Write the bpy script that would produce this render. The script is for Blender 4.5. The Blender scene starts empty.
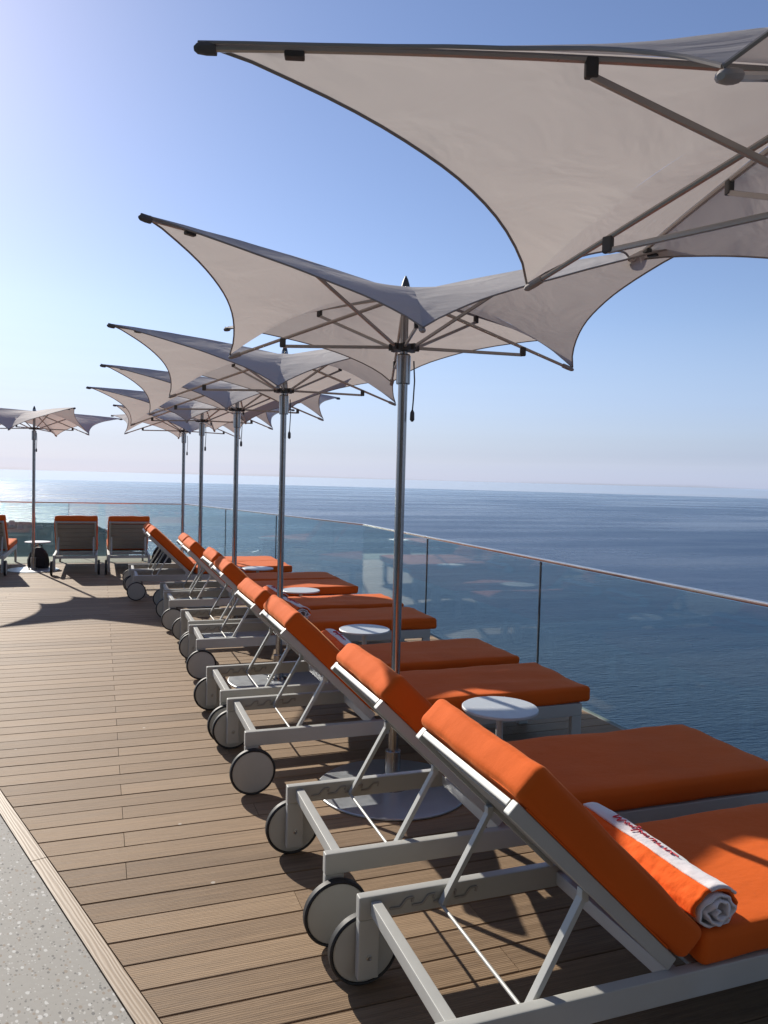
import bpy, bmesh, math, random
from mathutils import Vector, Matrix, noise
random.seed(7)
S = bpy.context.scene
C = S.collection
R = math.radians

# ------------------------------------------------------------------ materials
def new_mat(name):
    m = bpy.data.materials.new(name); m.use_nodes = True
    nt = m.node_tree
    return m, nt, nt.nodes['Principled BSDF']
def N(nt, kind, **kw):
    n = nt.nodes.new(kind)
    for k, v in kw.items():
        if k in n.inputs: n.inputs[k].default_value = v
        else: setattr(n, k, v)
    return n
def L(nt, a, b): nt.links.new(a, b)
def coords(nt, scale=(1, 1, 1), rot=(0, 0, 0), kind='Object'):
    tc = N(nt, 'ShaderNodeTexCoord'); mp = N(nt, 'ShaderNodeMapping')
    mp.inputs['Scale'].default_value = scale; mp.inputs['Rotation'].default_value = rot
    L(nt, tc.outputs[kind], mp.inputs['Vector'])
    return mp.outputs['Vector']
def ramp(nt, fac, stops):
    r = N(nt, 'ShaderNodeValToRGB'); e = r.color_ramp.elements
    while len(e) < len(stops): e.new(0.5)
    for i, (p, c) in enumerate(stops):
        e[i].position = p; e[i].color = (*c, 1) if len(c) == 3 else c
    L(nt, fac, r.inputs['Fac']); return r.outputs['Color']
def mathn(nt, op, a, b=None, c=None):
    n = N(nt, 'ShaderNodeMath', operation=op)
    for i, v in enumerate((a, b, c)):
        if v is None: continue
        if isinstance(v, (int, float)): n.inputs[i].default_value = v
        else: L(nt, v, n.inputs[i])
    return n.outputs[0]
def mixc(nt, fac, a, b, mode='MIX'):
    n = N(nt, 'ShaderNodeMix', data_type='RGBA', blend_type=mode)
    for s, v in (('Factor', fac), ('A', a), ('B', b)):
        i = [x for x in n.inputs if x.name == s and (x.type == ('VALUE' if s == 'Factor' else 'RGBA'))][0]
        if isinstance(v, (int, float)): i.default_value = v
        elif isinstance(v, tuple): i.default_value = (*v, 1)
        else: L(nt, v, i)
    return [o for o in n.outputs if o.type == 'RGBA'][0]
def bump(nt, bsdf, h, strength=0.3, dist=0.01):
    b = N(nt, 'ShaderNodeBump'); b.inputs['Strength'].default_value = strength
    b.inputs['Distance'].default_value = dist
    L(nt, h, b.inputs['Height']); L(nt, b.outputs['Normal'], bsdf.inputs['Normal'])
    return b
def noise_tex(nt, vec, scale, detail=4, rough=0.55):
    n = N(nt, 'ShaderNodeTexNoise'); n.inputs['Scale'].default_value = scale
    n.inputs['Detail'].default_value = detail; n.inputs['Roughness'].default_value = rough
    L(nt, vec, n.inputs['Vector']); return n.outputs['Fac']

def mat_paint(name, col, rough=0.45, var=0.12, metal=0.0):
    m, nt, b = new_mat(name)
    v = coords(nt)
    n = noise_tex(nt, v, 6, 5)
    c = mixc(nt, n, tuple(x * (1 - var) for x in col), tuple(min(1, x * (1 + var)) for x in col))
    L(nt, c, b.inputs['Base Color'])
    f = noise_tex(nt, v, 25, 4)
    L(nt, mathn(nt, 'MULTIPLY_ADD', f, 0.25, rough - 0.12), b.inputs['Roughness'])
    b.inputs['Metallic'].default_value = metal
    bump(nt, b, noise_tex(nt, v, 900, 2), 0.05, 0.001)
    return m
def mat_metal(name, col, rough=0.2, streak=(40, 40, 2)):
    m, nt, b = new_mat(name)
    b.inputs['Metallic'].default_value = 1
    v = coords(nt, streak)
    n = noise_tex(nt, v, 2, 5)
    L(nt, mixc(nt, n, tuple(x * .8 for x in col), col), b.inputs['Base Color'])
    L(nt, mathn(nt, 'MULTIPLY_ADD', n, 0.25, rough - 0.1), b.inputs['Roughness'])
    return m
def mat_fabric(name, col, sheen=0.35, weave=700, wrinkle=0.5):
    m, nt, b = new_mat(name)
    v = coords(nt)
    n = noise_tex(nt, v, 3.5, 5)
    fine = noise_tex(nt, coords(nt, (220, 40, 220)), 2, 3)
    c = mixc(nt, n, tuple(x * .86 for x in col), tuple(min(1, x * 1.12) for x in col))
    c = mixc(nt, mathn(nt, 'MULTIPLY', fine, .25), c, tuple(x * .7 for x in col))
    L(nt, c, b.inputs['Base Color'])
    b.inputs['Roughness'].default_value = .85
    b.inputs['Specular IOR Level'].default_value = .2
    b.inputs['Sheen Weight'].default_value = sheen
    b.inputs['Sheen Roughness'].default_value = .32
    b.inputs['Sheen Tint'].default_value = (1, col[1] + .58, col[2] + .30, 1)
    w = noise_tex(nt, coords(nt, (1.0, 1.6, 1.0)), 11, 4, .55)
    wv = noise_tex(nt, v, weave, 2)
    h = mathn(nt, 'ADD', mathn(nt, 'MULTIPLY', w, wrinkle), mathn(nt, 'MULTIPLY', wv, .05))
    bump(nt, b, h, .5, .012)
    return m

M = {}
M['frame'] = mat_paint('painted_aluminium', (.405, .408, .385), .42)
M['wheel'] = mat_paint('wheel_plastic', (.39, .392, .37), .5)
M['tyre'] = mat_paint('black_rubber', (.012, .012, .013), .6)
M['slat'] = mat_paint('grey_slats', (.29, .28, .26), .55)
M['dark'] = mat_paint('dark_fittings', (.055, .053, .052), .45)
M['white'] = mat_paint('table_white', (.42, .45, .47), .42, .06)
M['orange'] = mat_fabric('orange_canvas', (.64, .108, .010), .13)
M['steel'] = mat_metal('polished_steel', (.36, .345, .335), .22)
M['rib'] = mat_paint('anodised_rib', (.46, .42, .39), .32, .1, .4)
M['rail'] = mat_metal('handrail_steel', (.72, .66, .60), .2, (2, 2, 2))
M['plate'] = mat_paint('steel_plate', (.40, .43, .46), .38, .15, .65)
M['bolt'] = mat_metal('bolt_steel', (.45, .44, .42), .35)
M['bag'] = mat_paint('black_nylon', (.012, .012, .014), .7)
M['towel_orange'] = mat_fabric('terry_orange', (.80, .12, .012), .3, 260, 1.0)
M['towel_white'] = mat_fabric('terry_white', (.70, .66, .68), .2, 260, 1.0)
M['red'] = mat_paint('red_thread', (.55, .03, .05), .7)

def mat_canopy():
    m, nt, b = new_mat('canopy_fabric')
    v = coords(nt)
    n = noise_tex(nt, v, 2.5, 5)
    c = mixc(nt, n, (.52, .50, .49), (.58, .56, .55))
    L(nt, c, b.inputs['Base Color'])
    b.inputs['Roughness'].default_value = .8
    b.inputs['Specular IOR Level'].default_value = .15
    w = N(nt, 'ShaderNodeTexNoise'); w.inputs['Scale'].default_value = 3.2; w.inputs['Detail'].default_value = 3
    w.inputs['Distortion'].default_value = .8; L(nt, coords(nt, (1, 1, 3)), w.inputs['Vector'])
    wv = noise_tex(nt, v, 600, 2)
    h = mathn(nt, 'ADD', w.outputs['Fac'], mathn(nt, 'MULTIPLY', wv, .02))
    bp = bump(nt, b, h, .5, .03)
    tr = N(nt, 'ShaderNodeBsdfTranslucent'); tr.inputs['Color'].default_value = (.60, .54, .51, 1)
    L(nt, bp.outputs['Normal'], tr.inputs['Normal'])
    mx = N(nt, 'ShaderNodeMixShader'); mx.inputs[0].default_value = .29
    L(nt, b.outputs[0], mx.inputs[1]); L(nt, tr.outputs[0], mx.inputs[2])
    L(nt, mx.outputs[0], nt.nodes['Material Output'].inputs['Surface'])
    return m
M['canopy'] = mat_canopy()
M['hem'] = mat_paint('canopy_hem', (.29, .255, .24), .8)
M['pocket'] = mat_paint('tip_pocket', (.36, .32, .30), .8)
M['dark_cloth'] = mat_paint('dark_tip_cloth', (.115, .10, .095), .8)

def mat_deck():
    m, nt, b = new_mat('deck_boards')
    tc = N(nt, 'ShaderNodeTexCoord'); sp = N(nt, 'ShaderNodeSeparateXYZ'); L(nt, tc.outputs['Object'], sp.inputs[0])
    at = N(nt, 'ShaderNodeAttribute', attribute_name='board')      # one random number per board
    rnd = at.outputs['Fac']
    sh = N(nt, 'ShaderNodeCombineXYZ'); L(nt, mathn(nt, 'MULTIPLY', rnd, 37.0), sh.inputs[0]); L(nt, mathn(nt, 'MULTIPLY', rnd, 11.0), sh.inputs[2])
    ad = N(nt, 'ShaderNodeVectorMath', operation='ADD'); L(nt, tc.outputs['Object'], ad.inputs[0]); L(nt, sh.outputs[0], ad.inputs[1])
    mp = N(nt, 'ShaderNodeMapping'); mp.inputs['Scale'].default_value = (1.6, 38, 1); L(nt, ad.outputs[0], mp.inputs['Vector'])
    grain = noise_tex(nt, mp.outputs[0], 2.0, 6, .65)
    mp2 = N(nt, 'ShaderNodeMapping'); mp2.inputs['Scale'].default_value = (7, 160, 1); L(nt, ad.outputs[0], mp2.inputs['Vector'])
    fine = noise_tex(nt, mp2.outputs[0], 2.0, 3, .6)
    wv = N(nt, 'ShaderNodeTexWave', wave_type='BANDS', bands_direction='Y'); wv.inputs['Scale'].default_value = 34
    wv.inputs['Distortion'].default_value = 7; wv.inputs['Detail'].default_value = 4; wv.inputs['Detail Scale'].default_value = .6
    mp3 = N(nt, 'ShaderNodeMapping'); mp3.inputs['Scale'].default_value = (.16, 1, 1); L(nt, ad.outputs[0], mp3.inputs['Vector'])
    L(nt, mp3.outputs[0], wv.inputs['Vector'])
    base = ramp(nt, rnd, [(0, (.140, .083, .042)), (.35, (.205, .128, .069)), (.7, (.262, .170, .095)), (1, (.325, .217, .126))])
    c = mixc(nt, ramp(nt, grain, [(.36, (0, 0, 0)), (.66, (1, 1, 1))]), (.095, .055, .028), (.33, .225, .136))
    c = mixc(nt, .42, base, c)
    c = mixc(nt, mathn(nt, 'MULTIPLY', ramp(nt, wv.outputs['Fac'], [(.55, (0, 0, 0)), (1, (1, 1, 1))]), .35), c, (.15, .10, .065))
    c = mixc(nt, mathn(nt, 'MULTIPLY', fine, .25), c, (.34, .26, .18))
    big = noise_tex(nt, coords(nt), .7, 4)
    c = mixc(nt, mathn(nt, 'MULTIPLY', ramp(nt, big, [(.45, (0, 0, 0)), (.75, (1, 1, 1))]), .25), c, (.30, .23, .16))
    spots = N(nt, 'ShaderNodeTexVoronoi'); spots.inputs['Scale'].default_value = 3.1; L(nt, coords(nt), spots.inputs['Vector'])
    c = mixc(nt, mathn(nt, 'MULTIPLY', mathn(nt, 'LESS_THAN', spots.outputs['Distance'], .028), .5), c, (.6, .56, .5))
    L(nt, c, b.inputs['Base Color'])
    L(nt, mathn(nt, 'MULTIPLY_ADD', grain, .25, .55), b.inputs['Roughness'])
    b.inputs['Specular IOR Level'].default_value = .22
    h = mathn(nt, 'ADD', mathn(nt, 'MULTIPLY', wv.outputs['Fac'], .35), mathn(nt, 'MULTIPLY', fine, .8))
    bump(nt, b, h, .55, .003)
    return m
M['deck'] = mat_deck()

def mat_trim():
    m, nt, b = new_mat('trim_board')
    v = coords(nt, (1.0, .09, 1))
    wv = N(nt, 'ShaderNodeTexWave', wave_type='BANDS', bands_direction='X'); wv.inputs['Scale'].default_value = 26
    wv.inputs['Distortion'].default_value = 9; wv.inputs['Detail'].default_value = 3; wv.inputs['Detail Scale'].default_value = .8
    L(nt, v, wv.inputs['Vector'])
    n = noise_tex(nt, coords(nt, (60, 3, 1)), 2, 5)
    c = ramp(nt, wv.outputs['Fac'], [(0, (.205, .145, .09)), (.5, (.265, .193, .124)), (1, (.31, .23, .152))])
    c = mixc(nt, mathn(nt, 'MULTIPLY', n, .5), c, (.30, .225, .155))
    L(nt, c, b.inputs['Base Color']); b.inputs['Roughness'].default_value = .6
    bump(nt, b, wv.outputs['Fac'], .25, .002)
    return m
M['trim'] = mat_trim()

def mat_terrazzo():
    m, nt, b = new_mat('terrazzo')
    v = coords(nt)
    c = mixc(nt, noise_tex(nt, v, 60, 8, .75), (.265, .255, .232), (.345, .333, .305))
    for sc, th, col, seed in ((46, .22, (.62, .62, .60), 0), (58, .19, (.06, .06, .065), 3.3), (52, .2, (.23, .17, .12), 7.7), (90, .2, (.5, .49, .47), 1.7), (75, .2, (.14, .135, .13), 9.1)):
        vo = N(nt, 'ShaderNodeTexVoronoi'); vo.inputs['Scale'].default_value = sc
        mp = N(nt, 'ShaderNodeMapping'); mp.inputs['Location'].default_value = (seed, seed * 2, 0); mp.inputs['Scale'].default_value = (1.25, .8, 1); mp.inputs['Rotation'].default_value = (0, 0, seed)
        L(nt, v, mp.inputs['Vector']); L(nt, mp.outputs[0], vo.inputs['Vector'])
        sp = N(nt, 'ShaderNodeSeparateColor'); L(nt, vo.outputs['Color'], sp.inputs[0])
        size = mathn(nt, 'MULTIPLY', sp.outputs[0], th * 1.95)
        keep = mathn(nt, 'MULTIPLY', mathn(nt, 'LESS_THAN', vo.outputs['Distance'], size), mathn(nt, 'GREATER_THAN', sp.outputs[1], .55))
        c = mixc(nt, mathn(nt, 'MULTIPLY', keep, .6), c, col)
    L(nt, c, b.inputs['Base Color']); b.inputs['Roughness'].default_value = .75; b.inputs['Specular IOR Level'].default_value = .25
    return m
M['terrazzo'] = mat_terrazzo()

def mat_sea():
    m, nt, b = new_mat('sea_water')
    v = coords(nt)
    slick = noise_tex(nt, coords(nt, (.0006, .0022, 1), (0, 0, R(-20))), 1.0, 6, .6)
    c = ramp(nt, slick, [(.35, (.002, .019, .054)), (.65, (.009, .036, .088))])
    L(nt, c, b.inputs['Base Color'])
    b.inputs['IOR'].default_value = 1.33
    L(nt, mathn(nt, 'MULTIPLY_ADD', ramp(nt, slick, [(.38, (0,) * 3), (.62, (1,) * 3)]), .20, .17), b.inputs['Roughness'])
    rot = (0, 0, R(20))
    w1 = noise_tex(nt, coords(nt, (.07, .30, 1), rot), 1.0, 5, .62)
    w2 = noise_tex(nt, coords(nt, (.012, .03, 1), rot), 1.0, 3, .5)
    h = mathn(nt, 'ADD', w1, mathn(nt, 'MULTIPLY', w2, 1.2))
    bump(nt, b, h, 1.0, 2.3)
    return m
M['sea'] = mat_sea()

def mat_glass():
    m, nt, b = new_mat('balustrade_glass')
    nt.nodes.remove(b)
    tr = N(nt, 'ShaderNodeBsdfTransparent'); tr.inputs['Color'].default_value = (.85, .935, .93, 1)
    gl = N(nt, 'ShaderNodeBsdfGlossy'); gl.inputs['Roughness'].default_value = .01; gl.inputs['Color'].default_value = (.9, .95, .95, 1)
    lw = N(nt, 'ShaderNodeLayerWeight'); lw.inputs['Blend'].default_value = .5
    fres = mathn(nt, 'MULTIPLY_ADD', mathn(nt, 'POWER', lw.outputs['Facing'], 5.0), .7, .03)
    mx = N(nt, 'ShaderNodeMixShader'); L(nt, fres, mx.inputs[0]); L(nt, tr.outputs[0], mx.inputs[1]); L(nt, gl.outputs[0], mx.inputs[2])
    L(nt, mx.outputs[0], nt.nodes['Material Output'].inputs['Surface'])
    return m
M['glass'] = mat_glass()

def mat_land(name, a, bcol, sc):
    m, nt, b = new_mat(name)
    n = noise_tex(nt, coords(nt), sc, 6, .65)
    L(nt, ramp(nt, n, [(.35, a), (.65, bcol)]), b.inputs['Base Color']); b.inputs['Roughness'].default_value = 1.0; b.inputs['Specular IOR Level'].default_value = 0.0
    return m
M['scrub'] = mat_land('scrub_hill', (.020, .028, .030), (.034, .042, .042), .03)
M['wood'] = mat_land('tree_canopy', (.022, .031, .031), (.034, .044, .042), .05)
M['stone'] = mat_land('slab_stone', (.30, .28, .25), (.40, .375, .34), 3)
M['pool'] = mat_paint('pool_water', (.03, .075, .09), .15)
M['plaster_pink'] = mat_paint('plaster_pink', (.15, .135, .135), .9)
M['plaster_white'] = mat_paint('plaster_white', (.19, .185, .185), .9)
M['roof'] = mat_paint('roof_tile', (.10, .08, .07), .9)
M['hull'] = mat_paint('boat_white', (.8, .8, .8), .3, .03)
M['foam'] = mat_paint('foam', (.75, .78, .8), .8, .05)

# ------------------------------------------------------------------ mesh helpers
def link(name, bm, mat, parent=None, smooth=True, sharp=35, wn=True):
    me = bpy.data.meshes.new(name)
    bmesh.ops.recalc_face_normals(bm, faces=bm.faces)
    if smooth:
        for f in bm.faces: f.smooth = True
        for e in bm.edges:
            if len(e.link_faces) == 2 and e.calc_face_angle(0) > R(sharp): e.smooth = False
    bm.to_mesh(me); bm.free()
    for mm in (mat if isinstance(mat, (list, tuple)) else [mat]): me.materials.append(mm)
    o = bpy.data.objects.new(name, me); C.objects.link(o)
    if parent: o.parent = parent
    if smooth and wn:
        w_ = o.modifiers.new('weighted_normals', 'WEIGHTED_NORMAL'); w_.keep_sharp = True
    return o
def tag(o, label=None, cat=None, group=None, kind=None):
    if label: o['label'] = label
    if cat: o['category'] = cat
    if group: o['group'] = group
    if kind: o['kind'] = kind
    return o
def thing(name, label, cat, loc=(0, 0, 0), rz=0, group=None):
    o = bpy.data.objects.new(name, None); C.objects.link(o)
    o.location = loc; o.rotation_euler = (0, 0, rz); o.empty_display_size = .1
    return tag(o, label, cat, group)
def copy_tree(o, parent=None):
    c = o.copy(); C.objects.link(c); c.parent = parent
    for ch in list(o.children): copy_tree(ch, c)
    return c
def box(bm, a, b, bev=.004, mat=None, seg=2):
    """axis aligned box from corner a to corner b, optionally moved by matrix"""
    a, b = Vector(a), Vector(b)
    c = (a + b) / 2; s = b - a
    t = bmesh.new()
    bmesh.ops.create_cube(t, size=1, matrix=Matrix.Translation(c) @ Matrix.Diagonal((*s, 1)))
    if bev: bmesh.ops.bevel(t, geom=list(t.edges), offset=bev, segments=seg, affect='EDGES', profile=.5)
    if mat: t.transform(mat)
    merge(bm, t)
def merge(bm, t):
    me = bpy.data.meshes.new('tmp'); t.to_mesh(me); t.free(); bm.from_mesh(me); bpy.data.meshes.remove(me)
def lathe(bm, prof, seg=32, mat=None, cap=True):
    """prof: list of (r, z)"""
    t = bmesh.new(); rings = []
    for r, z in prof:
        rings.append([t.verts.new((r * math.cos(2 * math.pi * k / seg), r * math.sin(2 * math.pi * k / seg), z)) for k in range(seg)])
    for i in range(len(rings) - 1):
        for k in range(seg):
            t.faces.new((rings[i][k], rings[i][(k + 1) % seg], rings[i + 1][(k + 1) % seg], rings[i + 1][k]))
    if cap:
        t.faces.new(list(reversed(rings[0]))); t.faces.new(rings[-1])
    if mat: t.transform(mat)
    merge(bm, t)
def tube(bm, pts, r, seg=10, flat=1.0):
    """tube along points; flat scales the cross-section sideways"""
    pts = [Vector(p) for p in pts]; t = bmesh.new(); rings = []
    for i, p in enumerate(pts):
        d = (pts[min(i + 1, len(pts) - 1)] - pts[max(i - 1, 0)]).normalized()
        up = Vector((0, 0, 1)) if abs(d.z) < .95 else Vector((1, 0, 0))
        sx = d.cross(up).normalized(); sy = sx.cross(d).normalized()
        rr = r[i] if isinstance(r, (list, tuple)) else r
        rings.append([t.verts.new(p + (sx * math.cos(2 * math.pi * k / seg) * flat + sy * math.sin(2 * math.pi * k / seg)) * rr) for k in range(seg)])
    for i in range(len(rings) - 1):
        for k in range(seg):
            t.faces.new((rings[i][k], rings[i][(k + 1) % seg], rings[i + 1][(k + 1) % seg], rings[i + 1][k]))
    t.faces.new(list(reversed(rings[0]))); t.faces.new(rings[-1])
    merge(bm, t)
def bar(bm, p, q, w, h, bev=.002, up=(0, 0, 1)):
    """rectangular bar from p to q, w sideways, h along up"""
    p, q = Vector(p), Vector(q); d = (q - p); l = d.length; d.normalize()
    s = d.cross(Vector(up)).normalized(); u = s.cross(d).normalized()
    m = Matrix((( d.x, s.x, u.x, p.x), (d.y, s.y, u.y, p.y), (d.z, s.z, u.z, p.z), (0, 0, 0, 1)))
    box(bm, (0, -w / 2, -h / 2), (l, w / 2, h / 2), bev, m)
def cushion(bm, size, r=.03, mat=None, bulge=.012, wrinkle=.003, seed=0, droop=0.0):
    """soft box centred on the origin: rounded edges, puffed faces, a few creases, a seam line"""
    sx, sy, sz = size
    def samples(l, n):
        inner = [-.5 * l + r + (l - 2 * r) * i / n for i in range(n + 1)]
        e = [(-.5 * l) + r * (1 - math.cos(a)) for a in (0, R(22), R(45), R(67))]
        return e + inner[0:] + [-x for x in reversed(e)]
    X, Y, Z = samples(sx, 16), samples(sy, 16), samples(sz, 2)
    t = bmesh.new(); cache = {}
    def vert(x, y, z):
        k = (round(x, 5), round(y, 5), round(z, 5))
        if k in cache: return cache[k]
        ix = max(-sx / 2 + r, min(sx / 2 - r, x)); iy = max(-sy / 2 + r, min(sy / 2 - r, y)); iz = max(-sz / 2 + r, min(sz / 2 - r, z))
        d = Vector((x - ix, y - iy, z - iz))
        p = Vector((ix, iy, iz)) + (d.normalized() * r if d.length > 1e-6 else d)
        ux, uy, uz = 2 * x / sx, 2 * y / sy, 2 * z / sz
        bx, by, bz = 1 - ux ** 4, 1 - uy ** 4, 1 - uz ** 2
        p.z += bulge * bx * by * (1 if z > 0 else -.25) * abs(uz)
        p.y += .5 * bulge * bx * bz * uy ** 3; p.x += .5 * bulge * by * bz * ux ** 3
        q = Vector((p.x * 4 + seed * 3.1, p.y * 6, p.z * 6))
        nn = noise.noise(q) + .5 * noise.noise(q * 2.3)
        p += Vector((ux ** 3, uy ** 3, uz)) * nn * wrinkle * 1.2
        p.z -= droop * max(0, ux) ** 2
        cache[k] = t.verts.new(p); return cache[k]
    def grid(A, B, f):
        for i in range(len(A) - 1):
            for j in range(len(B) - 1):
                vs = [vert(*f(A[i], B[j])), vert(*f(A[i + 1], B[j])), vert(*f(A[i + 1], B[j + 1])), vert(*f(A[i], B[j + 1]))]
                if len(set(vs)) >= 3:
                    try: t.faces.new(list(dict.fromkeys(vs)))
                    except ValueError: pass
    for s in (-1, 1):
        grid(X, Y, lambda a, b: (a, b, s * sz / 2)); grid(X, Z, lambda a, b: (a, s * sy / 2, b)); grid(Y, Z, lambda a, b: (s * sx / 2, a, b))
    if mat: t.transform(mat)
    merge(bm, t)

# ------------------------------------------------------------------ camera, sun, sky
CAM_H = 1.6
yaw, pitch, roll = R(-20.2905), R(-2.40984), R(1.48935)
fw = Vector((-math.sin(yaw), math.cos(yaw), 0)); rt = Vector((math.cos(yaw), math.sin(yaw), 0)); up = Vector((0, 0, 1))
f3 = fw * math.cos(pitch) + up * math.sin(pitch); u3 = -fw * math.sin(pitch) + up * math.cos(pitch)
cx_ = rt * math.cos(roll) + u3 * math.sin(roll); cy_ = -rt * math.sin(roll) + u3 * math.cos(roll); cz_ = -f3
cam = bpy.data.cameras.new('camera'); camo = bpy.data.objects.new('camera', cam); C.objects.link(camo)
camo.matrix_world = Matrix(((cx_.x, cy_.x, cz_.x, 0), (cx_.y, cy_.y, cz_.y, 0), (cx_.z, cy_.z, cz_.z, CAM_H), (0, 0, 0, 1)))
cam.sensor_fit = 'HORIZONTAL'; cam.sensor_width = 36; cam.lens = 36 * 770 / 768
cam.clip_start = .05; cam.clip_end = 60000
S.camera = camo

SUN_EL, SUN_AZ = R(29.5), R(-17.1)          # azimuth from +Y, clockwise positive
sd = Vector((math.sin(SUN_AZ) * math.cos(SUN_EL), math.cos(SUN_AZ) * math.cos(SUN_EL), math.sin(SUN_EL)))
sl = bpy.data.lights.new('sun', 'SUN'); sl.energy = 5.0; sl.angle = R(.53); sl.color = (1, .93, .82)
so = bpy.data.objects.new('sun', sl); C.objects.link(so); so.location = (-20, 60, 40)
so.rotation_euler = (-sd).to_track_quat('-Z', 'Y').to_euler()

W = bpy.data.worlds.new('World'); S.world = W; W.use_nodes = True
nt = W.node_tree; bg = nt.nodes['Background']
sky = N(nt, 'ShaderNodeTexSky', sky_type='NISHITA'); sky.sun_disc = False
sky.sun_elevation = SUN_EL; sky.sun_rotation = SUN_AZ; sky.altitude = 160; sky.air_density = 1.0; sky.dust_density = .3; sky.ozone_density = 1.6
# a low bank of thin cloud and haze along the horizon
tc = N(nt, 'ShaderNodeTexCoord'); sp = N(nt, 'ShaderNodeSeparateXYZ'); L(nt, tc.outputs['Generated'], sp.inputs[0])
mp = N(nt, 'ShaderNodeMapping'); mp.inputs['Scale'].default_value = (1.5, 1.5, 60); L(nt, tc.outputs['Generated'], mp.inputs['Vector'])
cl = noise_tex(nt, mp.outputs[0], 1.6, 5, .55)
el = mathn(nt, 'ADD', sp.outputs['Z'], mathn(nt, 'MULTIPLY', mathn(nt, 'SUBTRACT', cl, .5), .02))
band = ramp(nt, mathn(nt, 'MULTIPLY', el, 4), [(0, (.85,) * 3), (.05, (.85,) * 3), (.14, (.75,) * 3), (.40, (.50,) * 3), (.8, (0, 0, 0))])
# the air is whiter towards the sun
nv = N(nt, 'ShaderNodeVectorMath', operation='DOT_PRODUCT'); L(nt, tc.outputs['Generated'], nv.inputs[0]); nv.inputs[1].default_value = (math.sin(SUN_AZ), math.cos(SUN_AZ), 0)
sunward = ramp(nt, nv.outputs['Value'], [(.45, (0, 0, 0)), (1, (1, 1, 1))])
layer = ramp(nt, mathn(nt, 'MULTIPLY', el, 10), [(0, (2.9, 3.5, 4.3)), (.03, (3.9, 4.7, 5.9)), (.10, (4.0, 4.85, 6.0)), (.24, (3.9, 4.75, 5.9)), (.36, (3.3, 4.15, 5.4)), (.55, (3.4, 4.3, 5.5)), (1, (3.4, 4.5, 6.2))])
airc = mixc(nt, mathn(nt, 'MULTIPLY', sunward, .45), layer, (6.2, 6.8, 7.4))
skyc = mixc(nt, band, sky.outputs[0], airc)
skyc = mixc(nt, 1.0, skyc, (1.0, .975, 1.11), 'MULTIPLY')
L(nt, skyc, bg.inputs['Color']); bg.inputs['Strength'].default_value = .088

# ------------------------------------------------------------------ setting
def structure(name, bm, mat, **k):
    return tag(link(name, bm, mat, **k), kind='structure')
SEA_Z = -158.4
bm = bmesh.new()
radii = [0, 60, 200, 500, 1000, 2000, 4000, 8000, 15270]; seg = 128; prev = None
for r in radii:
    ring = [bm.verts.new((0, 0, SEA_Z))] if r == 0 else [bm.verts.new((r * math.cos(2 * math.pi * k / seg), r * math.sin(2 * math.pi * k / seg), SEA_Z)) for k in range(seg)]
    if prev:
        for k in range(seg):
            if len(prev) == 1: bm.faces.new((prev[0], ring[k], ring[(k + 1) % seg]))
            else: bm.faces.new((prev[k], ring[k], ring[(k + 1) % seg], prev[(k + 1) % seg]))
    prev = ring
structure('sea', bm, M['sea'])

# terrace outline: edge of the deck on the sea side, then the slanted trim on the pool side
EDGE = [(3.235, -6.0), (3.235, 9.6), (1.55, 15.75), (-16, 15.75)]
def trim_x(y): return -.46 + (4.24 - y) * (.65 / 1.99)       # deck side of the trim board
def edge_x(y):
    if y < 9.6: return 3.235
    return 3.235 + (1.55 - 3.235) * (y - 9.6) / (15.75 - 9.6)
bm = bmesh.new(); lay = bm.faces.layers.float.new('board')
pitch_b, gap = .1405, .0046
y = 2.282 + pitch_b * -38
row = 0
while y + pitch_b <= 15.75:
    x0, x1 = trim_x(y + pitch_b / 2), edge_x(y + pitch_b)
    joints = []
    off = .115 if row % 2 == 0 else (1.31, 1.33, .72)[(row // 2) % 3]
    k = -8
    while True:
        xx = off + k * 2.4
        if xx > x1 - .2: break
        if xx > x0 + .2: joints.append(xx)
        k += 1
    ends = [x0] + joints + [x1]
    for a, b in zip(ends[:-1], ends[1:]):
        n0 = len(bm.faces)
        t = bmesh.new()
        za = -.028; dz = random.uniform(-.0007, .0007)
        e = .0025
        # board with chamfered long edges; its trim end is cut along the slanted trim
        A = trim_x(y + gap / 2) if a == x0 else a + .0012
        B = trim_x(y + pitch_b - gap / 2) if a == x0 else a + .0012
        b2 = b - .0012
        y0, y1 = y + gap / 2, y + pitch_b - gap / 2
        P = [(A, y0, za), (b2, y0, za), (b2, y1, za), (B, y1, za), (A, y0, dz - e), (b2, y0, dz - e), (b2, y1, dz - e), (B, y1, dz - e),
             (A, y0 + e, dz), (b2, y0 + e, dz), (b2, y1 - e, dz), (B, y1 - e, dz)]
        V = [bm.verts.new(p) for p in P]
        r_ = random.random()
        for idx in ((0, 1, 5, 4), (1, 2, 6, 5), (2, 3, 7, 6), (3, 0, 4, 7), (4, 5, 9, 8), (6, 7, 11, 10), (8, 9, 10, 11), (5, 6, 10, 9), (7, 4, 8, 11)):
            f = bm.faces.new([V[i] for i in idx]); f[lay] = r_
        t.free()
    y += pitch_b; row += 1
o = structure('deck', bm, M['deck'], smooth=False)
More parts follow.
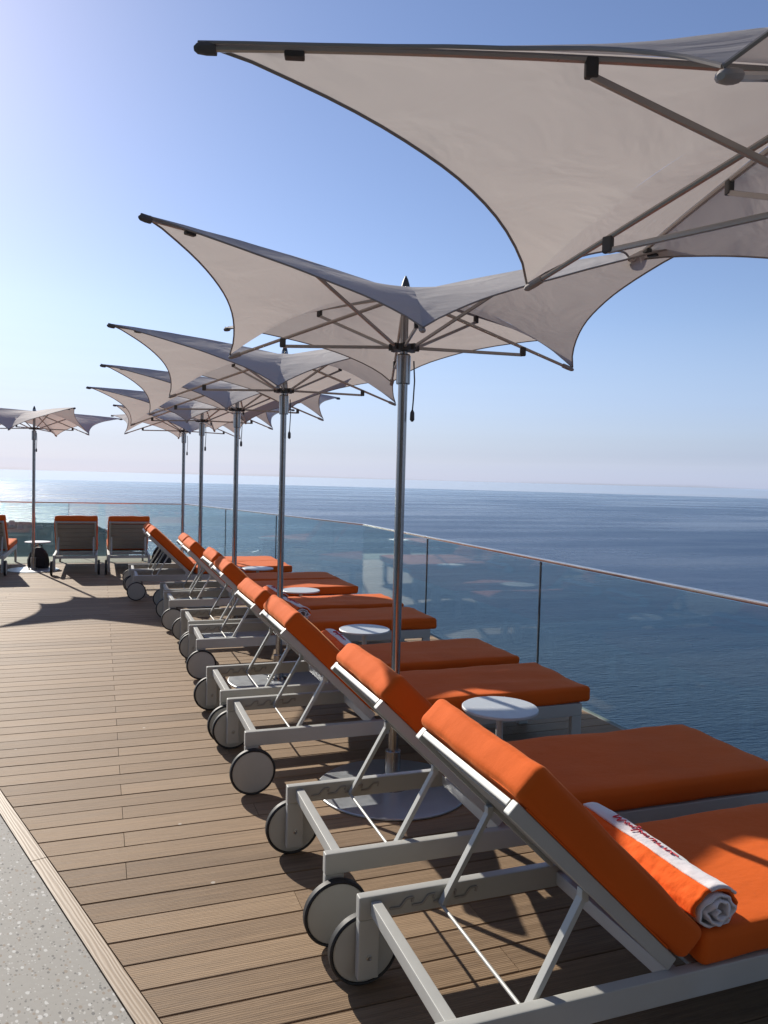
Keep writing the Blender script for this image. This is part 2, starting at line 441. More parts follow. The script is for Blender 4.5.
# trim board along the slant, in lengths
bm = bmesh.new()
ang = math.atan2(1.99, -.65); L_ = 22.0; w = .062
cuts = [-6.5, -2.4, -.02 + .0, 0]
d = Vector((-.65, 1.99, 0)).normalized(); nrm = Vector((-d.y, d.x, 0))
start = Vector((-.46, 4.24, 0))
tt = [-9.0, -5.6, -3.25, -.88, 1.5, 3.9, 6.3, 8.7, 12.08]
mtx = Matrix(((d.y, d.x, 0, start.x), (-d.x, d.y, 0, start.y), (0, 0, 1, 0), (0, 0, 0, 1)))
for a, b in zip(tt[:-1], tt[1:]):
    box(bm, (-w - .003, a + .001, -.03), (-.004, b - .001, .002), .003)
tr = structure('deck_trim', bm, M['trim']); tr.matrix_world = mtx
bm = bmesh.new(); box(bm, (-w - .42, -9, -.2), (-w - .006, 12.08, .0), .003)
tz = structure('terrazzo_border', bm, M['terrazzo']); tz.matrix_world = mtx
bm = bmesh.new(); box(bm, (-9, -9, -1.2), (-w - .423, 12.0, -.035), 0)
pw = structure('pool_water', bm, M['pool']); pw.matrix_world = mtx
# the slab under the boards and its pale edge
bm = bmesh.new()
out = [(3.34, -6.2), (3.34, 9.62), (1.62, 15.9), (-4.5, 15.9), (-4.4, 15.7)]
base_l = [(trim_x(yy) - .02, yy) for yy in (15.7, 8, 0, -6.2)]
pts = out[:-1] + base_l
lo = [bm.verts.new((x, yy, -.9)) for x, yy in pts]; hi = [bm.verts.new((x, yy, -.031)) for x, yy in pts]
bm.faces.new(hi); bm.faces.new(list(reversed(lo)))
for i in range(len(pts)): bm.faces.new((lo[i], lo[(i + 1) % len(pts)], hi[(i + 1) % len(pts)], hi[i]))
structure('terrace_slab', bm, M['stone'], smooth=False)

# hillside below the terrace, dropping into the sea
bm = bmesh.new(); nx, ny = 70, 60
def hill_z(x, yy):
    dd = max(0, max(x - 3.6, yy - 16.2))
    return max(SEA_Z - 2, -3.5 - dd * .95 + noise.noise(Vector((x * .05, yy * .05, 0))) * min(6, dd * .15))
gx = [-260 + 520 * i / nx for i in range(nx + 1)]; gy = [-200 + 420 * j / ny for j in range(ny + 1)]
gx = sorted(gx + [3.6, 5, 8]); gy = sorted(gy + [16.2, 18])
V = [[bm.verts.new((x, yy, hill_z(x, yy))) for yy in gy] for x in gx]
for i in range(len(gx) - 1):
    for j in range(len(gy) - 1): bm.faces.new((V[i][j], V[i + 1][j], V[i + 1][j + 1], V[i][j + 1]))
structure('hillside', bm, M['scrub'])

# headland across the bay
def head_h(x, yy):
    u = (x + 40) / 110
    end = 1 / (1 + math.exp(max(-30, min(30, (x - 22 - (yy - 1800) * .03) / 22))))
    v = (yy - 1440) / 420
    prof = max(0, min(1, v)) ** .75 * (1 if v < 1.15 else max(0, 1 - (v - 1.15) * 2))
    nn = noise.noise(Vector((x * .012, yy * .012, 0))) * .16 + noise.noise(Vector((x * .04, yy * .04, 4))) * .06
    return SEA_Z - 3 + end * prof * (41 + 34 * nn) + 3 * end
bm = bmesh.new(); nx, ny = 110, 50
V = [[bm.verts.new((-900 + 1050 * i / nx, 1430 + 640 * j / ny, head_h(-900 + 1050 * i / nx, 1430 + 640 * j / ny))) for j in range(ny + 1)] for i in range(nx + 1)]
for i in range(nx):
    for j in range(ny): bm.faces.new((V[i][j], V[i + 1][j], V[i + 1][j + 1], V[i][j + 1]))
structure('headland', bm, M['scrub'])
bm = bmesh.new()
for k in range(1800):
    x = random.uniform(-420, 40); yy = random.uniform(1800, 1960); z = head_h(x, yy)
    if z < SEA_Z + 6: continue
    s = random.uniform(1.5, 3.0)
    t = bmesh.new(); bmesh.ops.create_icosphere(t, subdivisions=1, radius=1)
    for vtx in t.verts: vtx.co = Vector((vtx.co.x * s * random.uniform(.7, 1.2), vtx.co.y * s * random.uniform(.7, 1.2), vtx.co.z * s * random.uniform(.35, .6))) + Vector((x, yy, z + s * .35))
    merge(bm, t)
tag(link('distant_wood', bm, M['wood'], smooth=False), 'dark woodland covering the far headland', 'woodland', kind='stuff')
HG = 'houses on the far headland'
def house(x, yy, w_, d_, h_, wall, label, cat='house'):
    z = head_h(x, yy) + 1.5
    r = thing('house', label, cat, (x, yy, z), R(random.uniform(-20, 20)), HG)
    b = bmesh.new(); box(b, (-w_ / 2, -d_ / 2, -4), (w_ / 2, d_ / 2, h_), 0); link('wall', b, wall, r, smooth=False)
    b = bmesh.new(); e = .6
    P = [(-w_ / 2 - e, -d_ / 2 - e, h_ + .02), (w_ / 2 + e, -d_ / 2 - e, h_ + .02), (w_ / 2 + e, d_ / 2 + e, h_ + .02), (-w_ / 2 - e, d_ / 2 + e, h_ + .02), (-w_ / 2 + 2, 0, h_ + 2.6), (w_ / 2 - 2, 0, h_ + 2.6)]
    v = [b.verts.new(p) for p in P]
    for f in ((0, 1, 5, 4), (2, 3, 4, 5), (1, 2, 5), (3, 0, 4), (3, 2, 1, 0)): b.faces.new([v[i] for i in f])
    link('roof', b, M['roof'], r, smooth=False)
house(-158, 1800, 10, 8, 5, M['plaster_pink'], 'pink house with tiled roof on the headland, left of the far umbrella pole')
house(-120, 1790, 12, 8, 4.5, M['plaster_pink'], 'wide pink house low on the headland, just right of the far umbrella pole')
house(-178, 1840, 11, 9, 7, M['plaster_white'], 'small white house on the headland ridge at the left picture edge')
house(-75, 1830, 12, 9, 6, M['plaster_white'], 'small white house on the headland, right of the pink houses')
r = thing('tower', 'slim pointed tower rising above the headland trees beside the far umbrella pole', 'tower', (-137, 1900, head_h(-137, 1900)))
b = bmesh.new(); box(b, (-2, -2, -3), (2, 2, 10), 0); link('shaft', b, M['plaster_white'], r, smooth=False)
b = bmesh.new(); lathe(b, [(2.6, 10.02), (.1, 17)], 8); link('spire', b, M['roof'], r, smooth=False)

# boat on the water
r = thing('motorboat', 'tiny white motorboat with a foam wake on the sea behind the glass', 'boat', (328, 1659, SEA_Z), R(62))
b = bmesh.new()
hull = [(-5, -1.6), (-5, 1.6), (1, 1.7), (4, 1.0), (5.6, 0), (4, -1.0), (1, -1.7)]
lo = [b.verts.new((x * .92, yy * .7, -.3)) for x, yy in hull]; hi = [b.verts.new((x, yy, 1.3 + max(0, x) * .08)) for x, yy in hull]
b.faces.new(hi); b.faces.new(lo[::-1])
for i in range(7): b.faces.new((lo[i], lo[(i + 1) % 7], hi[(i + 1) % 7], hi[i]))
link('hull', b, M['hull'], r, smooth=False)
b = bmesh.new(); box(b, (-2, -1.1, 1.35), (1.5, 1.1, 3.0), .2); link('cabin', b, M['hull'], r)
b = bmesh.new()
v = [b.verts.new(p) for p in ((-4.5, -.8, .1), (-4.5, .8, .1), (-55, 2.4, .1), (-55, -2.4, .1), (-4.5, -.8, -.2), (-4.5, .8, -.2), (-55, 2.4, -.2), (-55, -2.4, -.2))]
for f in ((0, 1, 2, 3), (7, 6, 5, 4), (0, 4, 5, 1), (1, 5, 6, 2), (2, 6, 7, 3), (3, 7, 4, 0)): b.faces.new([v[i] for i in f])
link('wake', b, M['foam'], r, smooth=False)

# ------------------------------------------------------------------ glass balustrade
RAIL_Z = 1.0
def balustrade(p, q, stops, label):
    p, q = Vector((*p, 0)), Vector((*q, 0)); d = (q - p); ln = d.length; d.normalize()
    rz = math.atan2(d.y, d.x)
    r = thing('glass_balustrade', label, 'balustrade', p, rz, 'glass balustrade round the terrace')
    ss = [0] + [s for s in stops if 0 < s < ln] + [ln]
    for a, b_ in zip(ss[:-1], ss[1:]):
        b = bmesh.new(); box(b, (a + .009, -.008, -.30), (b_ - .009, .008, RAIL_Z - .022), .002, seg=1); link('glass_pane', b, M['glass'], r, smooth=False)
    for s in ss[1:-1]:
        b = bmesh.new(); box(b, (s - .0055, -.007, -.30), (s + .0055, .007, RAIL_Z - .024), 0); link('joint_strip', b, M['dark'], r, smooth=False)
    b = bmesh.new(); box(b, (0, -.016, RAIL_Z - .018), (ln, .016, RAIL_Z + .005), .005); link('handrail', b, M['rail'], r)
    b = bmesh.new(); box(b, (0, -.03, -.30), (ln, -.012, -.06), .003); box(b, (0, .012, -.30), (ln, .03, -.06), .003); link('base_channel', b, M['slat'], r)
    return r
PA, PB, PC, PD = (3.31, -5.5), (3.31, 9.72), (1.64, 16.15), (-15.5, 16.15)
balustrade(PA, PB, [5.31 + 5.5 - 2.42 * k for k in (4, 3, 2, 1)] + [10.81, 13.08], 'straight glass balustrade with steel handrail along the right of the deck')
lnB = math.dist(PB, PC)
balustrade(PB, PC, [lnB * .385, lnB * .69], 'short angled glass balustrade beyond the feet of the far orange loungers')
balustrade(PC, PD, [2.2 * k for k in range(1, 8)], 'rear glass balustrade behind the far umbrella and the loungers seen from behind')

# ------------------------------------------------------------------ out-of-view hotel, mirrored in the balustrade; added dark to cut skylight from behind
M['facade_glass'] = mat_paint('facade_glass', (.025, .03, .035), .12, .1)
M['facade_frame'] = mat_paint('facade_frame', (.10, .095, .09), .5)
hb = thing('hotel_building', 'dark glazed hotel front added behind the viewer to cut skylight, faintly mirrored in the glass balustrade', 'building', (-4.5, -3.6, -.03))
b = bmesh.new()
for k in range(3): box(b, (-9, -1.2, 3.1 + 3.3 * k), (8.2, .35, 3.4 + 3.3 * k), .01)
link('floor_slab', b, M['facade_frame'], hb); 
b = bmesh.new(); box(b, (-9, -1.2, .02), (8.2, -.5, 9.9), 0); link('wall', b, M['facade_frame'], hb)
for f_ in range(3):
    for k in range(6):
        x0 = -8.9 + 2.85 * k; z0 = .05 + (0 if f_ == 0 else .06 + 3.3 * f_)
        b = bmesh.new(); box(b, (x0 + .05, -.497, z0 + .03), (x0 + 2.75, -.45, 3.3 * f_ + 3.07), .01); link('window', b, M['facade_glass'], hb)

# ------------------------------------------------------------------ sun lounger
WID = .64
def make_lounger(label, seed=0):
    root = thing('sun_lounger', label, 'sun lounger', group='orange sun loungers on the deck')
    hy = WID / 2
    b = bmesh.new()
    for s in (-1, 1):
        y0, y1 = (hy - .036, hy) if s > 0 else (-hy, -hy + .036)
        box(b, (0, y0, .235), (1.99, y1, .31), .006)
    box(b, (.036, -hy + .037, .252), (.070, hy - .037, .296), .004)
    box(b, (1.952, -hy + .037, .240), (1.987, hy - .037, .306), .004)
    box(b, (.70, -hy + .037, .245), (.735, hy - .037, .290), .004)
    link('frame', b, M['frame'], root)
    for s in (-1, 1):
        y0, y1 = (hy - .035, hy - .001) if s > 0 else (-hy + .001, -hy + .035)
        b = bmesh.new(); box(b, (.001, y0, .045), (.070, y1, .2365), .006); link('leg', b, M['frame'], root)
        b = bmesh.new(); box(b, (1.921, y0, .0), (1.989, y1, .2365), .006); link('leg', b, M['frame'], root)
    for s in (-1, 1):
        mt = Matrix.Translation((.037, s * (hy + .0215), .115)) @ Matrix.Rotation(R(90), 4, 'X')
        b = bmesh.new(); lathe(b, [(.0, -.015), (.098, -.015), (.104, -.011), (.104, .011), (.098, .015), (.0, .015)], 56, mt, cap=False)
        bmesh.ops.remove_doubles(b, verts=b.verts, dist=1e-5)
        wh = link('wheel', b, M['wheel'], root)
        b = bmesh.new(); lathe(b, [(.1045, -.014), (.110, -.0165), (.115, -.011), (.115, .011), (.110, .0165), (.1045, .014)], 56, mt, cap=False)
        link('tyre', b, M['tyre'], wh)
        b = bmesh.new(); ms = Matrix.Translation((.037, s * (hy - .034), .115)) @ Matrix.Rotation(R(90) * s, 4, 'X')
        lathe(b, [(.009, -.002), (.009, .003), (.006, .005), (.004, .002)], 12, ms); link('axle_bolt', b, M['bolt'], wh)
    # backrest frame, leaning
    P0, P1 = Vector((.69, 0, .327)), Vector((.19, 0, .812))
    u = (P1 - P0).normalized(); n = Vector((-u.z, 0, u.x)) * -1
    if n.z < 0: n = -n
    ln = (P1 - P0).length
    mt = Matrix(((u.x, 0, n.x, P0.x), (0, 1, 0, 0), (u.z, 0, n.z, P0.z), (0, 0, 0, 1)))   # local: x up the back, z towards the sitter
    b = bmesh.new()
    for s in (-1, 1):
        y0, y1 = (hy - .050, hy - .020) if s > 0 else (-hy + .020, -hy + .050)
        box(b, (0, y0, -.022), (ln, y1, .018), .005, mt)
    box(b, (ln - .030, -hy + .051, -.006), (ln + .001, hy - .051, .014), .004, mt)
    bf = link('backrest_frame', b, M['frame'], root)
    b = bmesh.new()
    for k in range(6):
        a = .03 + k * .1035
        box(b, (a, -hy + .051, -.008), (a + .092, hy - .051, .006), .003, mt)
    link('back_slats', b, M['slat'], bf)
    b = bmesh.new()
    for k in range(12):
        a = .76 + k * .098
        box(b, (a, -hy + .038, .296), (a + .088, hy - .038, .309), .003)
    link('seat_slats', b, M['slat'], root)
    # prop: two struts down to a rod that rests in a toothed rack
    for s in (-1, 1):
        b = bmesh.new()
        yy = s * (hy - .060)
        top = P0 + u * (ln * .485) - n * .034; bot = Vector((.268, 0, .262))
        bar(b, (top.x, yy, top.z), (bot.x, yy, bot.z), .016, .025, .002, up=(0, 1, 0.001))
        box(b, (top.x - .010, yy - .012, top.z - .013), (top.x + .012, yy + .012, top.z + .022), .003)
        link('prop', b, M['frame'], root)
    b = bmesh.new(); tube(b, [(.268, -hy + .040, .258), (.268, hy - .040, .258)], .0055, 10); link('prop_rod', b, M['frame'], root)
    for s in (-1, 1):
        b = bmesh.new()
        yy = s * (hy - .0395)
        x = .10
        for k in range(4):
            pts = [(x, yy, .262), (x + .035, yy, .262), (x + .055, yy, .286), (x + .078, yy, .288), (x + .074, yy, .272)]
            for p, q in zip(pts[:-1], pts[1:]): bar(b, p, q, .005, .007, .001, up=(0, 0, 1) if p[2] == q[2] else (1, 0, .2))
            x += .074
        link('notch_rack', b, M['slat'], root)
    # cushions
    cl, ct = .738, .104
    b = bmesh.new(); cushion(b, (cl, WID - .01, ct), .025, mt @ Matrix.Translation((cl / 2 - .018, 0, .020 + ct / 2)), .010, .0055, 1 + seed * 9)
    bc = link('back_cushion', b, M['orange'], root, sharp=80, wn=False)
    b = bmesh.new(); cushion(b, (1.285, WID, .092), .025, Matrix.Translation((.768 + .6425, 0, .311 + .047)), .004, .0055, 5 + seed * 7)
    link('seat_cushion', b, M['orange'], root, sharp=80, wn=False)
    # stitched seam round the rear face of the back cushion
    b = bmesh.new()
    for s in (-1, 1):
        tube(b, [mt @ Vector((.05 + .62 * i / 12, s * (WID / 2 - .020), .0215)) for i in range(13)], .0035, 6)
    tube(b, [mt @ Vector((cl - .036, -WID / 2 + .03 + (WID - .06) * i / 12, .026)) for i in range(13)], .0035, 6)
    link('piping', b, M['orange'], bc)
    return root
LL = [  # x of the head end, y of the centre, turn, label
    (.760, 1.905, 0, 'nearest orange sun lounger, with a rolled orange and white towel in its crease'),
    (.742, 2.805, 0, 'orange sun lounger between the towelled front lounger and the first steel umbrella base'),
    (.701, 4.140, 0, 'orange lounger just beyond the nearest steel base, its foot beside the nearest white table'),
    (.688, 4.925, 0, 'orange lounger just before the second white table, with a rolled white towel on it'),
    (.725, 6.430, 0, 'orange lounger just beyond the second white table, its foot corner in the sun'),
    (.738, 7.215, 0, 'orange sun lounger with a shaded foot between the second and third white tables'),
    (.672, 8.420, 0, 'orange sun lounger with a sunlit seat just beyond the third white table'),
    (.680, 9.170, 0, 'shaded orange sun lounger, the last before the row steps to the left'),
    (.402, 10.450, 0, 'orange sun lounger stepped to the left, its big grey wheel in front of two others'),
    (.385, 11.150, 0, 'farthest orange sun lounger in the side row, topmost back against the far glass'),
]
protos = []
loungers = []
turn = (-.4, -.8, -.4, .3, -.6, .4, .7, -.5, .5, -.9)
for i, (x, yy, a, lab) in enumerate(LL):
    if i < 3: o = make_lounger(lab, i); protos.append(o)
    else: o = copy_tree(protos[i % 3]); o['label'] = lab
    o.location = (x, yy, 0); o.rotation_euler = (0, 0, R(turn[i])); loungers.append(o)
proto = protos[1]
for x, yy, a, lab in ((-.345, 12.76, 90, 'lounger seen from behind just right of the far umbrella pole, grey slatted back'),
                      (.445, 12.76, 90, 'sun lounger seen from behind, right-hand one of the two facing the rear glass'),
                      (-1.67, 12.82, 90, 'sun lounger at the left picture edge, mostly out of view, sunlit seat showing')):
    o = copy_tree(proto); o['label'] = lab; o.location = (x, yy, 0); o.rotation_euler = (0, 0, R(a)); loungers.append(o)

# ------------------------------------------------------------------ umbrellas
RH, ZH, RL, ZL, ZHUB, ZTOP, ZFIN = 1.486, 2.520, .872, 2.188, 2.268, 2.528, 2.628
def make_umbrella(label):
    root = thing('umbrella', label, 'umbrella', group='square winged umbrellas over the loungers')
    b = bmesh.new(); lathe(b, [(.0, 0), (.383, 0), (.390, .003), (.390, .009), (.386, .012), (.0, .012)], 96, cap=False)
    bmesh.ops.remove_doubles(b, verts=b.verts, dist=1e-5)
    bp = link('base_plate', b, M['plate'], root)
    b = bmesh.new(); lathe(b, [(.085, .0125), (.085, .018), (.046, .024), (.040, .028), (.040, .20), (.037, .203)], 32); link('base_socket', b, M['steel'], bp)
    b = bmesh.new()
    for k in range(6):
        a = k * math.pi / 3; lathe(b, [(.010, .0185), (.010, .030), (.007, .032)], 6, Matrix.Translation((.068 * math.cos(a), .068 * math.sin(a), 0)))
    link('base_bolts', b, M['bolt'], bp)
    b = bmesh.new(); lathe(b, [(.024, .19), (.024, 2.12), (.020, 2.125), (.020, 2.56)], 28); link('pole', b, M['steel'], root)
    b = bmesh.new(); lathe(b, [(.034, 2.085), (.036, 2.09), (.036, 2.225), (.030, 2.235)], 28); hub = link('collar', b, M['steel'], root)
    b = bmesh.new(); lathe(b, [(.030, ZHUB - .018), (.060, ZHUB - .014), (.060, ZHUB + .014), (.030, ZHUB + .018)], 24)
    for k in range(8):
        a = k * math.pi / 4; m = Matrix.Rotation(a, 4, 'Z'); box(b, (.045, -.012, ZHUB - .016), (.078, .012, ZHUB + .016), .003, m)
    link('runner_hub', b, M['dark'], root)
    b = bmesh.new(); lathe(b, [(.030, ZTOP - .05), (.050, ZTOP - .045), (.050, ZTOP - .02), (.030, ZTOP - .015)], 24); link('crown_hub', b, M['dark'], root)
    b = bmesh.new(); lathe(b, [(.023, 2.545), (.027, 2.550), (.024, 2.572)], 20); fi = link('finial', b, M['steel'], root)
    b = bmesh.new(); lathe(b, [(.022, 2.573), (.020, 2.585), (.012, 2.61), (.003, ZFIN)], 20); link('finial_cap', b, M['dark'], fi)
    tips = []
    for k in range(8):
        hi = k % 2 == 1                      # 45, 135, ... are the long raised corners
        a = k * math.pi / 4; rr, zz = (RH, ZH) if hi else (RL, ZL)
        tips.append((a, rr, zz, hi))
    def rib_pt(k, s):
        a, rr, zz, hi = tips[k % 8]
        z = ZTOP + (zz - ZTOP) * s
        if hi: z += .014 * 4 * s * (1 - s) + .0      # bows a little below the straight line
        return Vector((rr * s * math.cos(a), rr * s * math.sin(a), z))
    # canopy: eight panels, edges scooped in towards the hub
    ns, ntt = 16, 16
    b = bmesh.new(); cache = {}
    edge_pts = []
    for k in range(8):
        rows = []
        for j in range(ntt + 1):
            t = j / ntt
            scoop = 1 - .125 * (4 * t * (1 - t)) ** .8
            col = []
            for i in range(ns + 1):
                s = (.03 + .97 * i / ns) * scoop
                A, B = rib_pt(k, s), rib_pt(k + 1, s)
                p = A.lerp(B, t)
                # cloth sags slightly between ribs
                p.z -= .018 * math.sin(math.pi * t) * math.sin(math.pi * min(1, s)) 
                lam = t if k % 2 == 1 else 1 - t
                p.z += .082 * 4 * s * (1 - s) * lam ** 1.1
                p.z += .004 * noise.noise(Vector((p.x * 5, p.y * 5, k * 3.0))) * (i / ns)
                col.append(p)
            rows.append(col)
        edge_pts.append([r_[-1] for r_ in rows])
        vv = [[b.verts.new(p + Vector((0, 0, .014))) for p in col] for col in rows]
        for j in range(ntt):
            for i in range(ns): b.faces.new((vv[j][i], vv[j][i + 1], vv[j + 1][i + 1], vv[j + 1][i]))
    bmesh.ops.remove_doubles(b, verts=b.verts, dist=.0004)
    cn = link('canopy', b, M['canopy'], root, sharp=28, wn=False)
    b = bmesh.new()
    for e in edge_pts: tube(b, [p + Vector((0, 0, .0135)) for p in e], .0038, 6)
    link('hem', b, M['hem'], cn)
    for k in range(8):
        a, rr, zz, hi = tips[k]
        s0 = .42 if hi else .70
        b = bmesh.new(); tube(b, [rib_pt(k, .035 + (.985 - .035) * i / 8) for i in range(9)], [.0095 - .002 * i / 8 for i in range(9)], 8); rb = link('rib', b, M['rib'], root)
        p = rib_pt(k, s0); dirv = Vector((math.cos(a), math.sin(a), 0)); sd_ = Vector((-math.sin(a), math.cos(a), 0))
        b = bmesh.new()
        mm = Matrix(((dirv.x, sd_.x, 0, p.x), (dirv.y, sd_.y, 0, p.y), (0, 0, 1, p.z), (0, 0, 0, 1)))
        box(b, (-.015, -.010, -.042), (.015, .010, .004), .005, mm)
        link('rib_clamp', b, M['dark'], rb)
        b = bmesh.new()
        q = Vector((dirv.x * .066, dirv.y * .066, ZHUB))
        bar(b, q, p - Vector((0, 0, .036)), .012, .016, .003); link('strut', b, M['rib'], root)
        # pocket at the tip of the cloth that takes the end of the rib
        b = bmesh.new()
        e0, e1 = rib_pt(k, .974 if hi else .94), rib_pt(k, 1.006)
        tube(b, [e0, e0.lerp(e1, .45), e0.lerp(e1, .85), e1], [.0145, .014, .011, .005] if hi else [.011, .0115, .010, .005], 10, flat=1.0 if hi else 1.25)
        link('tip_pocket', b, M['dark_cloth'] if hi else M['pocket'], cn)
        if hi:
            pm = rib_pt(k, .86); m2 = Matrix(((dirv.x, sd_.x, 0, pm.x), (dirv.y, sd_.y, 0, pm.y), (0, 0, 1, pm.z), (0, 0, 0, 1)))
            b = bmesh.new(); box(b, (-.022, -.011, -.020), (.022, .011, -.006), .003, m2); link('rib_strap', b, M['dark'], cn)
    b = bmesh.new()
    tube(b, [(.050, -.02, 2.20), (.056, -.024, 2.10), (.052, -.026, 2.0), (.049, -.024, 1.95)], .004, 6)
    tube(b, [(.049, -.024, 1.955), (.049, -.024, 1.94), (.049, -.024, 1.905), (.049, -.024, 1.895)], [.004, .011, .012, .005], 8)
    link('pull_cord', b, M['dark'], root)
    return root
UU = [
    (1.605, 1.294, -62.8, .028, 'nearest umbrella, pale canopy cropped by the top right corner, pole out of view'),
    (1.438, 3.660, -16.7, 0, 'umbrella on the nearest visible pole, standing on the large round steel base'),
    (1.334, 5.917, -15.5, 0, 'second umbrella in view along the row, just behind the one on the nearest pole'),
    (1.296, 7.873, -15.8, 0, 'third umbrella in view along the row, partly hidden under the second canopy'),
    (1.180, 9.780, -18.0, 0, 'fourth umbrella in view along the row, its canopy between two others'),
    (1.215, 12.32, 0, 0, 'farthest umbrella of the side row, on the leftmost pole of the row'),
    (-.992, 13.50, -19.4, 0, 'umbrella standing apart at the far left, between the loungers seen from behind'),
]
proto_u = None
for x, yy, a, dz, lab in UU:
    if proto_u is None: proto_u = make_umbrella(lab); o = proto_u
    else: o = copy_tree(proto_u); o['label'] = lab
    o.location = (x, yy, 0.001); o.rotation_euler = (0, 0, R(a))

# ------------------------------------------------------------------ side tables
def make_table(label):
    root = thing('side_table', label, 'table', group='round white side tables')
    b = bmesh.new(); lathe(b, [(.0, .399), (.192, .399), (.201, .402), (.201, .411), (.197, .414), (.0, .414)], 72, cap=False); bmesh.ops.remove_doubles(b, verts=b.verts, dist=1e-5); link('table_top', b, M['white'], root)
    b = bmesh.new(); lathe(b, [(.06, .392), (.06, .3985)], 24); lathe(b, [(.019, .0125), (.019, .393)], 20); link('post', b, M['frame'], root)
    b = bmesh.new(); lathe(b, [(.0, 0), (.15, 0), (.155, .004), (.152, .012), (.0, .012)], 56, cap=False); bmesh.ops.remove_doubles(b, verts=b.verts, dist=1e-5); link('base', b, M['frame'], root)
    return root
pt = None
for x, yy, lab in ((2.00, 3.56, 'nearest round white table, in front of the lounger with a clear foot corner'),
                   (1.98, 5.73, 'second round white table, crossed by the second umbrella pole shadow'),
                   (2.00, 7.88, 'third round white table, beside the sunlit seat farther along the row'),
                   (1.93, 9.88, 'fourth round white table, thin ellipse by the farther umbrella pole'),
                   (-.965, 14.05, 'round white table at the far left with a black bag under it'),
                   (1.02, 14.25, 'farthest round white table, half hidden behind the last side-row lounger back')):
    if pt is None: pt = make_table(lab); o = pt
    else: o = copy_tree(pt); o['label'] = lab
    o.location = (x, yy, .0005)

# ------------------------------------------------------------------ rolled towels
def make_towel(label, seed=0, ln=.56):
    """rolled terry towel lying along Y: a spiral sheet, white border outside, with stitched script"""
    root = thing('rolled_towel', label, 'towel', group='rolled beach towels')
    random.seed(40 + seed)
    turns, r0, r1, n, ny = 3.2, .012, .070, 150, 40
    def ring(t, v):
        th = t * turns * 2 * math.pi
        r = r0 + (r1 - r0) * t ** .8
        r *= 1 + .10 * noise.noise(Vector((math.cos(th) * .9 + 3, math.sin(th) * .9, v * 3.5 + seed))) + .50 * noise.noise(Vector((th * 1.3, v * 1.5, seed + 5))) * (1 - t)
        y = (v - .5) * ln + (1 if v > .5 else -1) * (2 * abs(v - .5)) ** 8 * .014 * noise.noise(Vector((th * 1.3, 1.0 if v > .5 else 0, seed + 2))) + (v - .5) * .05 * (1 - t) * (2 * abs(v - .5)) ** 3
        x = r * math.cos(th + 2.0); z = r * math.sin(th + 2.0) * .86
        return Vector((x, y, z))
    def sheet(t0, t1, cnt, name, mat, par, off=0):
        b = bmesh.new(); vv = []
        for i in range(cnt + 1):
            t = t0 + (t1 - t0) * i / cnt; row_ = []
            for j in range(ny + 1):
                p = ring(t, j / ny); d_ = Vector((p.x, 0, p.z)).normalized()
                row_.append(b.verts.new(p + d_ * (off + .0035 * noise.noise(p * 45) + .002 * noise.noise(p * 130))))
            vv.append(row_)
        for i in range(cnt):
            for j in range(ny): b.faces.new((vv[i][j], vv[i][j + 1], vv[i + 1][j + 1], vv[i + 1][j]))
        o = link(name, b, mat, par, sharp=70, wn=False)
        m_ = o.modifiers.new('thickness', 'SOLIDIFY'); m_.thickness = .0065; m_.offset = -1
        return o
    sheet(0, .84, 100, 'inner_roll', M['towel_white'], root)
    sheet(.80, 1.0, 60, 'outer_wrap', M['towel_orange'], root)
    # the white woven border, on the upper seaward side of the roll
    def band_pt(ang, v, off):
        r = r1 * (1 + .10 * noise.noise(Vector((math.cos(ang - 2) * .9 + 3, math.sin(ang - 2) * .9, v * 3.5 + seed)))) + off
        return Vector((r * math.cos(ang), (v - .5) * ln * 1.015, r * math.sin(ang) * .86))
    b = bmesh.new(); na = 14; A0, A1 = R(34), R(106)
    vv = [[b.verts.new(band_pt(A0 + (A1 - A0) * i / na, j / ny, .0020 + .0022 * noise.noise(Vector((i * .5, j * .55, seed))))) for j in range(ny + 1)] for i in range(na + 1)]
    for i in range(na):
        for j in range(ny): b.faces.new((vv[i][j], vv[i + 1][j], vv[i + 1][j + 1], vv[i][j + 1]))
    bd = link('white_border', b, M['towel_white'], root); m_ = bd.modifiers.new('thickness', 'SOLIDIFY'); m_.thickness = .007; m_.offset = -1
    # script lettering as raised red stitching
    b = bmesh.new(); v = .30
    strokes = []
    def st(pts): strokes.append(pts)
    st([(.20, -.5), (.215, .6), (.235, -.3), (.255, .7), (.27, -.4)])
    st([(.285, .0), (.30, .35), (.305, -.3), (.325, .2), (.335, -.1), (.35, .3), (.36, -1.0), (.33, -1.2), (.37, -.2)])
    st([(.385, .9), (.39, -.3), (.41, .2), (.40, -.35), (.43, .1), (.445, -.2), (.455, .25), (.47, -.25)])
    st([(.49, .2), (.495, -.3), (.515, -.25), (.52, .25), (.525, -.3)])
    st([(.545, .2), (.55, -.3), (.56, .25), (.58, .15)])
    st([(.60, -.3), (.605, .25), (.62, .2), (.63, -.3), (.655, .1), (.66, .3), (.645, -.2), (.69, -.2)])
    for s_ in strokes:
        dense = []
        for (a, c), (e, g) in zip(s_[:-1], s_[1:]):
            for q in range(4): dense.append((a + (e - a) * q / 4, c + (g - c) * q / 4))
        dense.append(s_[-1])
        tube(b, [band_pt(R(76) + c * R(19), 1 - a, .0062) for a, c in dense], .0021, 5)
    link('red_lettering', b, M['red'], bd)
    return root
tw = make_towel('rolled orange towel with white border and red script on the nearest lounger')
tw.location = (.760 + .826, 1.905 - .014, .452); tw.rotation_euler = (R(1.0), 0, R(2)); tw.scale = (1.16, 1, 1.0)
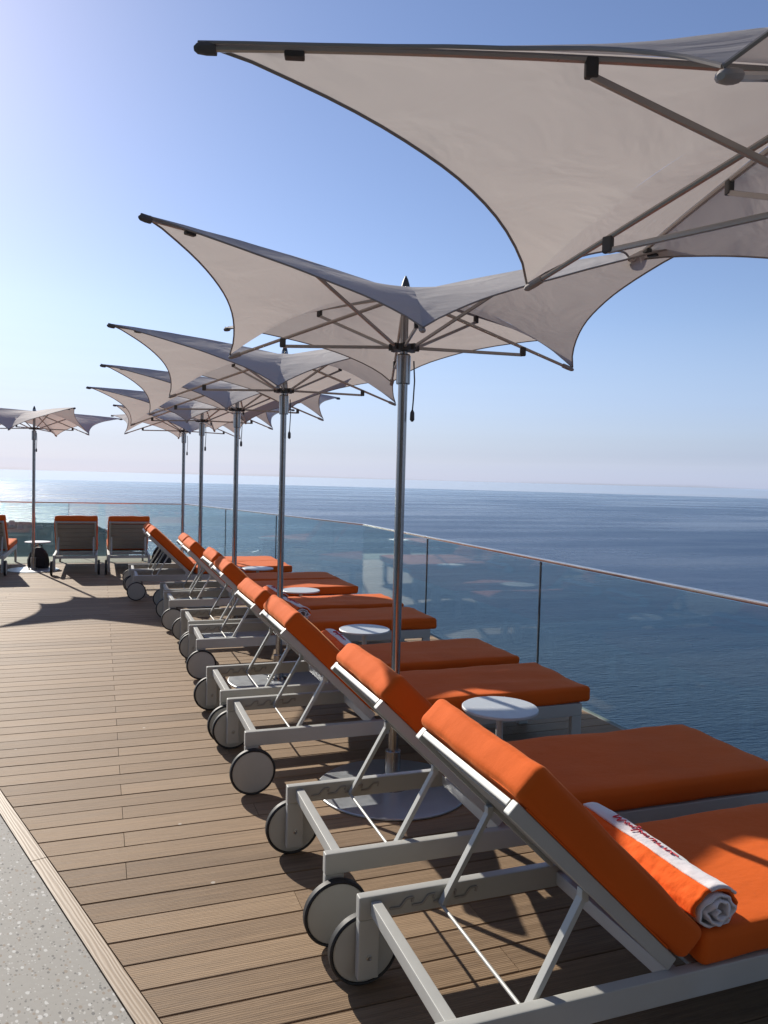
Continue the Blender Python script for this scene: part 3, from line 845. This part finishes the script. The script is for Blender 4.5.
for (x, yy, z, a, lab) in ((.688 + .86, 4.97, .482, -3, 'rolled orange and white towel lying on the lounger before the second white table'),
                           (.725 + .86, 6.46, .482, 4, 'rolled orange and white towel on the lounger beyond the second umbrella pole'),
                           (.738 + .86, 7.23, .482, 0, 'rolled orange and white towel on the lounger with a shaded foot, before the third table'),
                           (.680 + .86, 9.20, .482, 3, 'rolled orange and white towel on the last lounger before the row steps left')):
    c = copy_tree(tw); c['label'] = lab; c.location = (x - .02, yy, z - .016); c.rotation_euler = (0, 0, R(a))

# ------------------------------------------------------------------ bags
def make_bag(label, loc, rz):
    root = thing('backpack', label, 'bag', loc, rz, 'black bags on the deck')
    b = bmesh.new()
    rings = []
    for z, w_, d_ in ((0, .15, .095), (.05, .165, .11), (.14, .165, .115), (.23, .14, .10), (.30, .095, .075), (.345, .05, .04), (.355, .0, .0)):
        ring = []
        for k in range(24):
            a = 2 * math.pi * k / 24; ca, sa = math.cos(a), math.sin(a)
            r_ = (abs(ca) ** 3 + abs(sa) ** 3) ** (-1 / 3)
            nn = 1 + .07 * noise.noise(Vector((ca * 2, sa * 2, z * 9)))
            ring.append(b.verts.new((w_ * r_ * ca * nn, d_ * r_ * sa * nn, z)))
        rings.append(ring)
    for i in range(len(rings) - 1):
        for k in range(24): b.faces.new((rings[i][k], rings[i][(k + 1) % 24], rings[i + 1][(k + 1) % 24], rings[i + 1][k]))
    b.faces.new(rings[0][::-1]); bmesh.ops.remove_doubles(b, verts=b.verts, dist=1e-4)
    link('bag_body', b, M['bag'], root)
    b = bmesh.new(); tube(b, [(-.05, -.02, .32), (-.045, -.02, .38), (0, -.02, .40), (.045, -.02, .38), (.05, -.02, .32)], .008, 8); link('handle', b, M['bag'], root)
    b = bmesh.new(); cushion(b, (.20, .05, .15), .02, Matrix.Translation((0, -.115, .115)), .008, .004, 2); link('front_pocket', b, M['bag'], root)
    return root
make_bag('black backpack slumped under the far left white table', (-.93, 13.74, 0), R(8))
make_bag('black bag behind the farthest side-row lounger, in front of the rear glass', (1.03, 14.0, 0), R(-30))

# ------------------------------------------------------------------ haze over the water
b = bmesh.new(); box(b, (-16500, -16500, SEA_Z - 5), (16500, 16500, 4.2), 0)
hz = link('haze', b, bpy.data.materials.new('haze_air'), smooth=False); tag(hz, kind='stuff')
m = hz.data.materials[0]; m.use_nodes = True; nt = m.node_tree
nt.nodes.remove(nt.nodes['Principled BSDF'])
pv = N(nt, 'ShaderNodeVolumePrincipled'); pv.inputs['Color'].default_value = (.56, .76, 1.0, 1); pv.inputs['Density'].default_value = 3.0e-5; pv.inputs['Anisotropy'].default_value = .45
L(nt, pv.outputs[0], nt.nodes['Material Output'].inputs['Volume'])

# ------------------------------------------------------------------ render settings
S.view_settings.view_transform = 'Standard'; S.view_settings.look = 'None'; S.view_settings.gamma = 1
S.view_settings.use_curve_mapping = False; S.view_settings.exposure = 0.42
S.render.engine = 'CYCLES'
S.cycles.use_denoising = True
S.cycles.max_bounces = 8; S.cycles.transparent_max_bounces = 16; S.cycles.volume_bounces = 0
